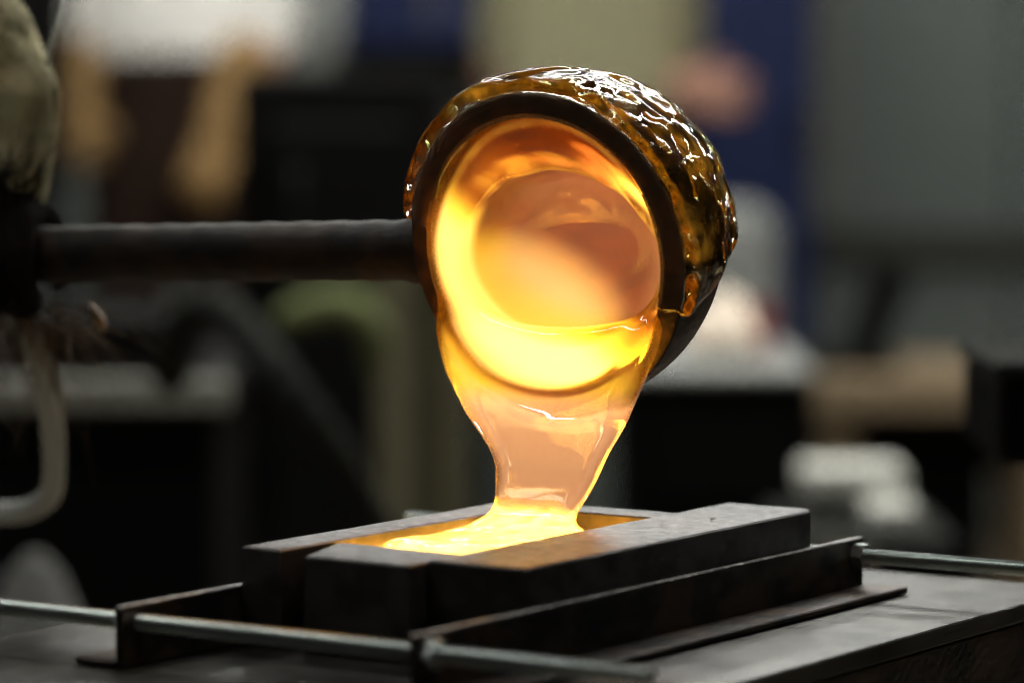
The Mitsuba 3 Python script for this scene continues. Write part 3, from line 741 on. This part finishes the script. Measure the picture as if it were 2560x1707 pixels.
def surface_nets(F):
    """Vertices (in grid units) and quads of the zero level of F, inside negative."""
    s = F < 0
    nx, ny, nz = np.array(F.shape) - 1
    c = np.zeros((nx, ny, nz), np.uint8)
    for a in (0, 1):
        for b in (0, 1):
            for d in (0, 1):
                c += s[a:a + nx, b:b + ny, d:d + nz]
    act = (c > 0) & (c < 8)
    idx = np.argwhere(act)
    vid = np.full((nx, ny, nz), -1, np.int32)
    vid[act] = np.arange(len(idx))
    acc, cnt = np.zeros((len(idx), 3)), np.zeros(len(idx))
    corner = [np.array(q) for q in np.ndindex(2, 2, 2)]
    val = {tuple(q): F[tuple((idx + q).T)] for q in corner}
    for q in corner:
        for k in range(3):
            if q[k] == 0:
                r = q.copy()
                r[k] = 1
                a, b = val[tuple(q)], val[tuple(r)]
                m = (a < 0) != (b < 0)
                t = a[m] / (a[m] - b[m])
                p = np.repeat(q[None].astype(float), m.sum(), 0)
                p[:, k] += t
                acc[m] += p
                cnt[m] += 1
    v = idx + acc / cnt[:, None]
    quads = []
    for k in range(3):
        i, j = (k + 1) % 3, (k + 2) % 3
        sl0, sl1 = [slice(None)] * 3, [slice(None)] * 3
        sl0[k], sl1[k] = slice(0, -1), slice(1, None)
        a, b = s[tuple(sl0)], s[tuple(sl1)]
        e = np.argwhere(a != b)
        e = e[(e[:, i] > 0) & (e[:, j] > 0) & (e[:, i] < F.shape[i] - 1) & (e[:, j] < F.shape[j] - 1)]
        flip = a[tuple(e.T)]
        q = []
        for di, dj in ((-1, -1), (0, -1), (0, 0), (-1, 0)):
            w = e.copy()
            w[:, i] += di
            w[:, j] += dj
            q.append(vid[tuple(w.T)])
        q = np.stack(q, 1)
        q[~flip] = q[~flip][:, ::-1]
        quads.append(q)
    return v, np.vstack(quads)


def sample(F, g, order=1):
    return ndimage.map_coordinates(F, g.T, order=order, mode='nearest')


def gradient(F, g, h=0.7):
    out = np.empty_like(g)
    for k in range(3):
        d = np.zeros(3)
        d[k] = h
        out[:, k] = (sample(F, g + d) - sample(F, g - d)) / (2 * h)
    return out


def level_mesh(F, level, step=1):
    """The level set as (points in metres, triangles, unit normals pointing out)."""
    G = F[::step, ::step, ::step] - np.float32(level)
    G[0], G[-1], G[:, 0], G[:, -1], G[:, :, 0], G[:, :, -1] = [1] * 6
    g, q = surface_nets(G)
    for _ in range(2):
        d = gradient(G, g)
        ln = np.maximum(np.linalg.norm(d, axis=1), 1e-9)
        g = g - (np.clip(sample(G, g) / ln, -0.4, 0.4) * 0.8 / ln)[:, None] * d
    n = gradient(G, g, 1.2)
    n /= np.maximum(np.linalg.norm(n, axis=1, keepdims=True), 1e-12)
    tri = np.vstack([q[:, [0, 1, 2]], q[:, [0, 2, 3]]])
    v = LO + g * step * H
    a = np.cross(v[tri[:, 1]] - v[tri[:, 0]], v[tri[:, 2]] - v[tri[:, 0]])
    if (a * n[tri[:, 0]]).sum() < 0:
        tri = tri[:, ::-1]
    return v, tri, n, g * step


def patch(v, tri, n, keep, inward=False, uv=False):
    f = tri[keep]
    used = np.unique(f)
    new = np.full(len(v), -1)
    new[used] = np.arange(len(used))
    f = new[f]
    if inward:
        f = f[:, ::-1]
    uvs = np.clip((v[used][:, [0, 2]] - LO[[0, 2]]) / 0.35, 0, 1) if uv else None
    path = meshkit.write_ply(trimesh.Trimesh(v[used], f, process=False), False, uvs, None, normals=-n[used] if inward else n[used])
    return {'type': 'ply', 'filename': path, 'face_normals': False}


scene['glass_melt'] = {'type': 'homogeneous', 'albedo': 0.0, 'scale': 30.0, 'sigma_t': rgb(0.012, 0.15, 1.0)}
bsdf('hot_glass', {'type': 'dielectric', 'int_ior': 1.5, 'ext_ior': 1.0})
bsdf('melt_interior', {'type': 'null'})
melt = thing('molten_glass', 'glowing orange molten glass pouring from the tipped ladle into the mould', 'molten glass')
scene['amber_skin'] = {'type': 'homogeneous', 'albedo': 0.0, 'scale': 30.0, 'sigma_t': rgb(0.04, 0.26, 1.0)}
MED = {'type': 'ref', 'id': 'glass_melt'}
v, tri, n, g = level_mesh(F, 0.0)
sk = sample(SKIN_FIRST, g) < 0
cz = v[:, 2]
face = lambda m: m[tri].sum(1) >= 2
is_skin = face(sk & (cz > 0.12))
is_pool = face(sample(POOLF, g) < sample(STREAMF, g)) & (v[tri][:, :, 2].mean(1) < 0.062) & ~is_skin
is_stream = face(sample(STREAMF, g) < 0.0012) & (v[tri][:, :, 2].mean(1) < 0.135) & ~is_pool & ~is_skin
is_melt = ~(is_skin | is_pool | is_stream)
for name, keep, lab in (('clear_skin', is_skin, 'clear wrinkled glass skin over the top of the ladle, with sharp white reflections'),
                        ('falling_sheet', is_stream, 'peach orange sheet of glass narrowing below the lip'),
                        ('mould_pool', is_pool, 'bright yellow pool of glass in the mould'),
                        ('ladle_filling', is_melt, 'glowing glass inside the ladle around a smooth hollow')):
    key = key_for(name, melt)
    scene[key] = {**patch(v, tri, n, keep), 'bsdf': {'type': 'ref', 'id': 'hot_glass'}, 'interior': {'type': 'ref', 'id': 'amber_skin'} if name == 'clear_skin' else MED}
    labels[key] = {'label': lab}

GLOW_LEVEL = dict(ring=1.1, rim_glint=2.6, top=0.11, back=0.88, mid=0.45, deep=9.0, skin=2.0, fall=3.1, pool=11.0)
GLOW = 0.068
# the heat: layers inside the glass that give off light, stronger where the melt is hotter, with glints and dark lines painted in
CORE = F


def glow_level(p):
    """How strongly the melt glows at the points, by temperature and with painted glints: about 1 in the falling sheet, more in the pools, less at the cooled top, gold patches painted into the set skin."""
    q = p - M
    a1, a2, at = q @ E1, q @ E2, q @ AX
    r = np.sqrt(a1 ** 2 + a2 ** 2 + (np.maximum(at - DEEP, 0) / 1.1) ** 2)
    swirl = meshkit.fbm(np.c_[a1 * 25, a2 * 110 + 40 * a1, at * 60], 3, 41) - 0.5
    down = a2 + 0.75 * a1                                           # towards the lower left of the mouth the melt is deepest and hottest
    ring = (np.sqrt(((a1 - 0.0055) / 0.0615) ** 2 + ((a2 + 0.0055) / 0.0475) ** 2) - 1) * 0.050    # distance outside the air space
    bowl = GLOW_LEVEL['top'] + (GLOW_LEVEL['mid'] - GLOW_LEVEL['top']) * step(0.045, 0.0, down)
    bowl = bowl + (GLOW_LEVEL['back'] * (1 + 2.4 * step(0.012, 0.048, a1)) - bowl) * step(0.014, 0.030, at) * step(0.007, -0.001, ring)  # back glow raised towards the right to brighten the lining there
    bowl = bowl + (GLOW_LEVEL['deep'] - bowl) * np.maximum(step(-0.004, -0.042, down) * step(0.028, 0.013, at), 0.6 * step(-0.032, -0.066, down))
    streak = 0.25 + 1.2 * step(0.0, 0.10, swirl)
    bowl = bowl + GLOW_LEVEL['ring'] * (1 + 3.0 * step(0.035, 0.055, a1)) * streak * step(0.015, 0.009, ring) * step(0.0, 0.02, a2 + 0.5 * a1) * step(0.05, 0.02, at)  # refracted bright band round the opening, painted in as glow
    bowl = bowl + GLOW_LEVEL['rim_glint'] * step(RI - 0.0080, RI - 0.0055, r) * step(RI - 0.0015, RI - 0.0035, r) * step(0.016, 0.009, at) * step(-0.02, 0.015, a2) * (0.5 + 1.5 * np.clip(swirl + 0.2, 0, 1))  # bright line of the meniscus along the rim, painted into the glow
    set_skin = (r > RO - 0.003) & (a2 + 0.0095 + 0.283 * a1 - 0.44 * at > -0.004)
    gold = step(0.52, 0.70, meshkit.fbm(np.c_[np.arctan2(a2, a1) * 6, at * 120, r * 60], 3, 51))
    bowl = np.where(set_skin, GLOW_LEVEL['skin'] * (0.05 + 1.4 * gold), bowl)  # gold patches stand in for light carried over from the hot glass
    film = step(0.008, 0.001, at) * step(0.0, -0.03, a2)            # glass running over the lip: glow dimmed to paint a dark arc there
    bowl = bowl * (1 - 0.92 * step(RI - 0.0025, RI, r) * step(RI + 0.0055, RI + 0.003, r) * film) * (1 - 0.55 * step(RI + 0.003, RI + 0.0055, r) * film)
    base = bowl + (GLOW_LEVEL['fall'] - bowl) * step(0.124, 0.106, p[:, 2])
    cords = 0.45 + 0.95 * step(0.32, 0.62, meshkit.fbm(np.c_[(p[:, :2] @ EL) * 45, (p[:, :2] @ ES) * 150, p[:, 2] * 120], 3, 77))
    return base + (GLOW_LEVEL['pool'] * cords - base) * step(0.060, 0.048, p[:, 2])


def glow_colour(h, p):
    """Hotter glass shines brighter and yellower; a pale haze is painted into the falling sheet and the back of the bowl."""
    q = p - M
    a1, a2, at = q @ E1, q @ E2, q @ AX
    ring = (np.sqrt(((a1 - 0.0055) / 0.0615) ** 2 + ((a2 + 0.0055) / 0.0475) ** 2) - 1) * 0.050
    painted_haze = np.maximum(step(0.128, 0.112, p[:, 2]) * step(0.050, 0.060, p[:, 2]), 0.62 * step(0.007, -0.001, ring) * step(0.016, 0.032, at) * step(-0.078, -0.050, a2 + 0.2 * a1))  # where a pale haze is put into the glow colour
    r = np.hypot(a1, a2)
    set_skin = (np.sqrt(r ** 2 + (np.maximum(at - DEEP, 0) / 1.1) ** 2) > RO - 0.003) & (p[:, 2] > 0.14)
    g = np.where(set_skin, 0.46, np.clip(0.33 * h ** 0.36, 0, 0.52) * (1 - 0.12 * painted_haze))
    return np.c_[h, h * g, h * (0.042 + 0.085 * np.clip((h - 4) / 5, 0, 1) + 0.18 * painted_haze)]


# The melt gives off light all through its volume; Mitsuba has no glowing media, so it is cut by three sets of see-through luminous sheets 2.6 mm apart.
GAP, CELL = 0.0026, 0.0016
rot = np.array([[math.sqrt(2 / 3), 1 / math.sqrt(3), 0], [-1 / math.sqrt(6), 1 / math.sqrt(3), 1 / math.sqrt(2)], [-1 / math.sqrt(6), 1 / math.sqrt(3), -1 / math.sqrt(2)]]).T
ctr, ext = (LO + HI) / 2, np.linalg.norm(HI - LO) / 2
gv, gf, gn, gc, at_v = [], [], [], [], 0
for k in range(3):
    e0, ea, eb = rot[:, k], rot[:, (k + 1) % 3], rot[:, (k + 2) % 3]
    w = np.arange(-ext, ext, CELL)
    A, B = np.meshgrid(w, w, indexing='ij')
    for o in np.arange(-ext, ext, GAP):
        p = ctr + o * e0 + A[..., None] * ea + B[..., None] * eb
        inside = ((p > LO) & (p < HI)).all(-1)
        if not inside.any():
            continue
        ii = np.argwhere(inside)
        (i0, j0), (i1, j1) = ii.min(0), ii.max(0) + 1
        p = p[i0:i1, j0:j1]
        d = -sample(CORE, ((p - LO) / H).reshape(-1, 3)).reshape(p.shape[:2])
        on = d > 0.0008
        keep = on[:-1, :-1] & on[1:, :-1] & on[:-1, 1:] & on[1:, 1:]          # the sheets stop short of the glass surface
        if not keep.any():
            continue
        num = np.arange(d.size).reshape(d.shape)
        q = np.stack([num[:-1, :-1][keep], num[1:, :-1][keep], num[1:, 1:][keep], num[:-1, 1:][keep]], 1)
        used, inv = np.unique(q, return_inverse=True)
        q = inv.reshape(q.shape)
        pts, dd = p.reshape(-1, 3)[used], d.reshape(-1)[used]
        q_ = pts - M
        a1, a2, a3 = q_ @ E1, q_ @ E2, q_ @ AX
        r_ = np.sqrt(a1 ** 2 + a2 ** 2 + (np.maximum(a3 - DEEP, 0) / 1.1) ** 2)
        off_steel = np.maximum(np.maximum(r_ - RO, RI - r_), -a3)
        c = glow_colour(glow_level(pts), pts) * (step(0.0016, 0.0048, dd) * step(0.0008, 0.0030, off_steel) * GLOW)[:, None]
        f = np.vstack([q[:, [0, 1, 2]], q[:, [0, 2, 3]]])
        for sgn in (1, -1):
            gv.append(pts + sgn * 0.00004 * e0)
            gf.append((f if sgn > 0 else f[:, ::-1]) + at_v)
            gn.append(np.repeat(sgn * e0[None], len(pts), 0))
            gc.append(c)
            at_v += len(pts)
gv, gf, gn, gc = map(np.vstack, (gv, gf, gn, gc))
fn = np.cross(gv[gf[:, 1]] - gv[gf[:, 0]], gv[gf[:, 2]] - gv[gf[:, 0]])
bad = (fn * gn[gf[:, 0]]).sum(1) < 0
gf[bad] = gf[bad][:, ::-1]
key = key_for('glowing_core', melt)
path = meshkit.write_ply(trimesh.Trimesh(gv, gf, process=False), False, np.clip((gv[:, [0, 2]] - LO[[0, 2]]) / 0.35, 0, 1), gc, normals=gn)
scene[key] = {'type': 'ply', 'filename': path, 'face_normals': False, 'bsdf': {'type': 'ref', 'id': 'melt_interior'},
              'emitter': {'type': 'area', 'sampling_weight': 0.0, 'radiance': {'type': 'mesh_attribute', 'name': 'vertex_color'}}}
labels[key] = {'label': 'orange glow inside the molten glass', 'kind': 'stuff'}
del rip, F, CORE, hot, skin, inner, stream, pool, wav, wr, rad, u1, u2, tt

for l, s, r, where in ((0.055, 0.094, 0.0013, 'far half of the wide mould bar'), (-0.085, 0.078, 0.0011, 'near half of the wide mould bar'), (0.020, 0.083, 0.0009, 'middle of the wide mould bar'),
                       (-0.20, 0.16, 0.0012, 'bench top near the foreground rod'), (0.10, 0.165, 0.0010, 'bench top beside the right angle iron')):
    crumb = trimesh.creation.icosphere(2, r)
    crumb.vertices *= [1.3, 0.9, 0.7]
    crumb.vertices += np.array([l, s, (ZT if s < 0.116 else 0) + 0.0002 + 0.7 * r])
    solo('glass_crumb', mould(crumb), 'hot_glass', 'tiny clear glass crumb lying on the ' + where, 'crumb', 'glass crumbs on the steel')


# ------------------------------------------------------------------ the lamps themselves
matte('lamp_housing', [0.7, 0.7, 0.7], 0.5)
for k, (x, y, dim) in enumerate(LAMPS):
    t = thing('ceiling_light', 'white fluorescent fitting under the workshop ceiling, above the picture', 'lamp', 'ceiling lights')
    obj('housing', to_tri(box(x - 0.62, x + 0.62, y - 0.10, y + 0.10, 1.93, 2.0, 0.01)), 'lamp_housing', t)
    key = obj('diffuser', to_tri(box(x - 0.60, x + 0.60, y - 0.072, y + 0.072, 1.905, 1.929, 0.008)), 'lamp_housing', t)
    scene[key]['emitter'] = {'type': 'area', 'radiance': rgb(*[c * dim for c in LAMP_RADIANCE])}
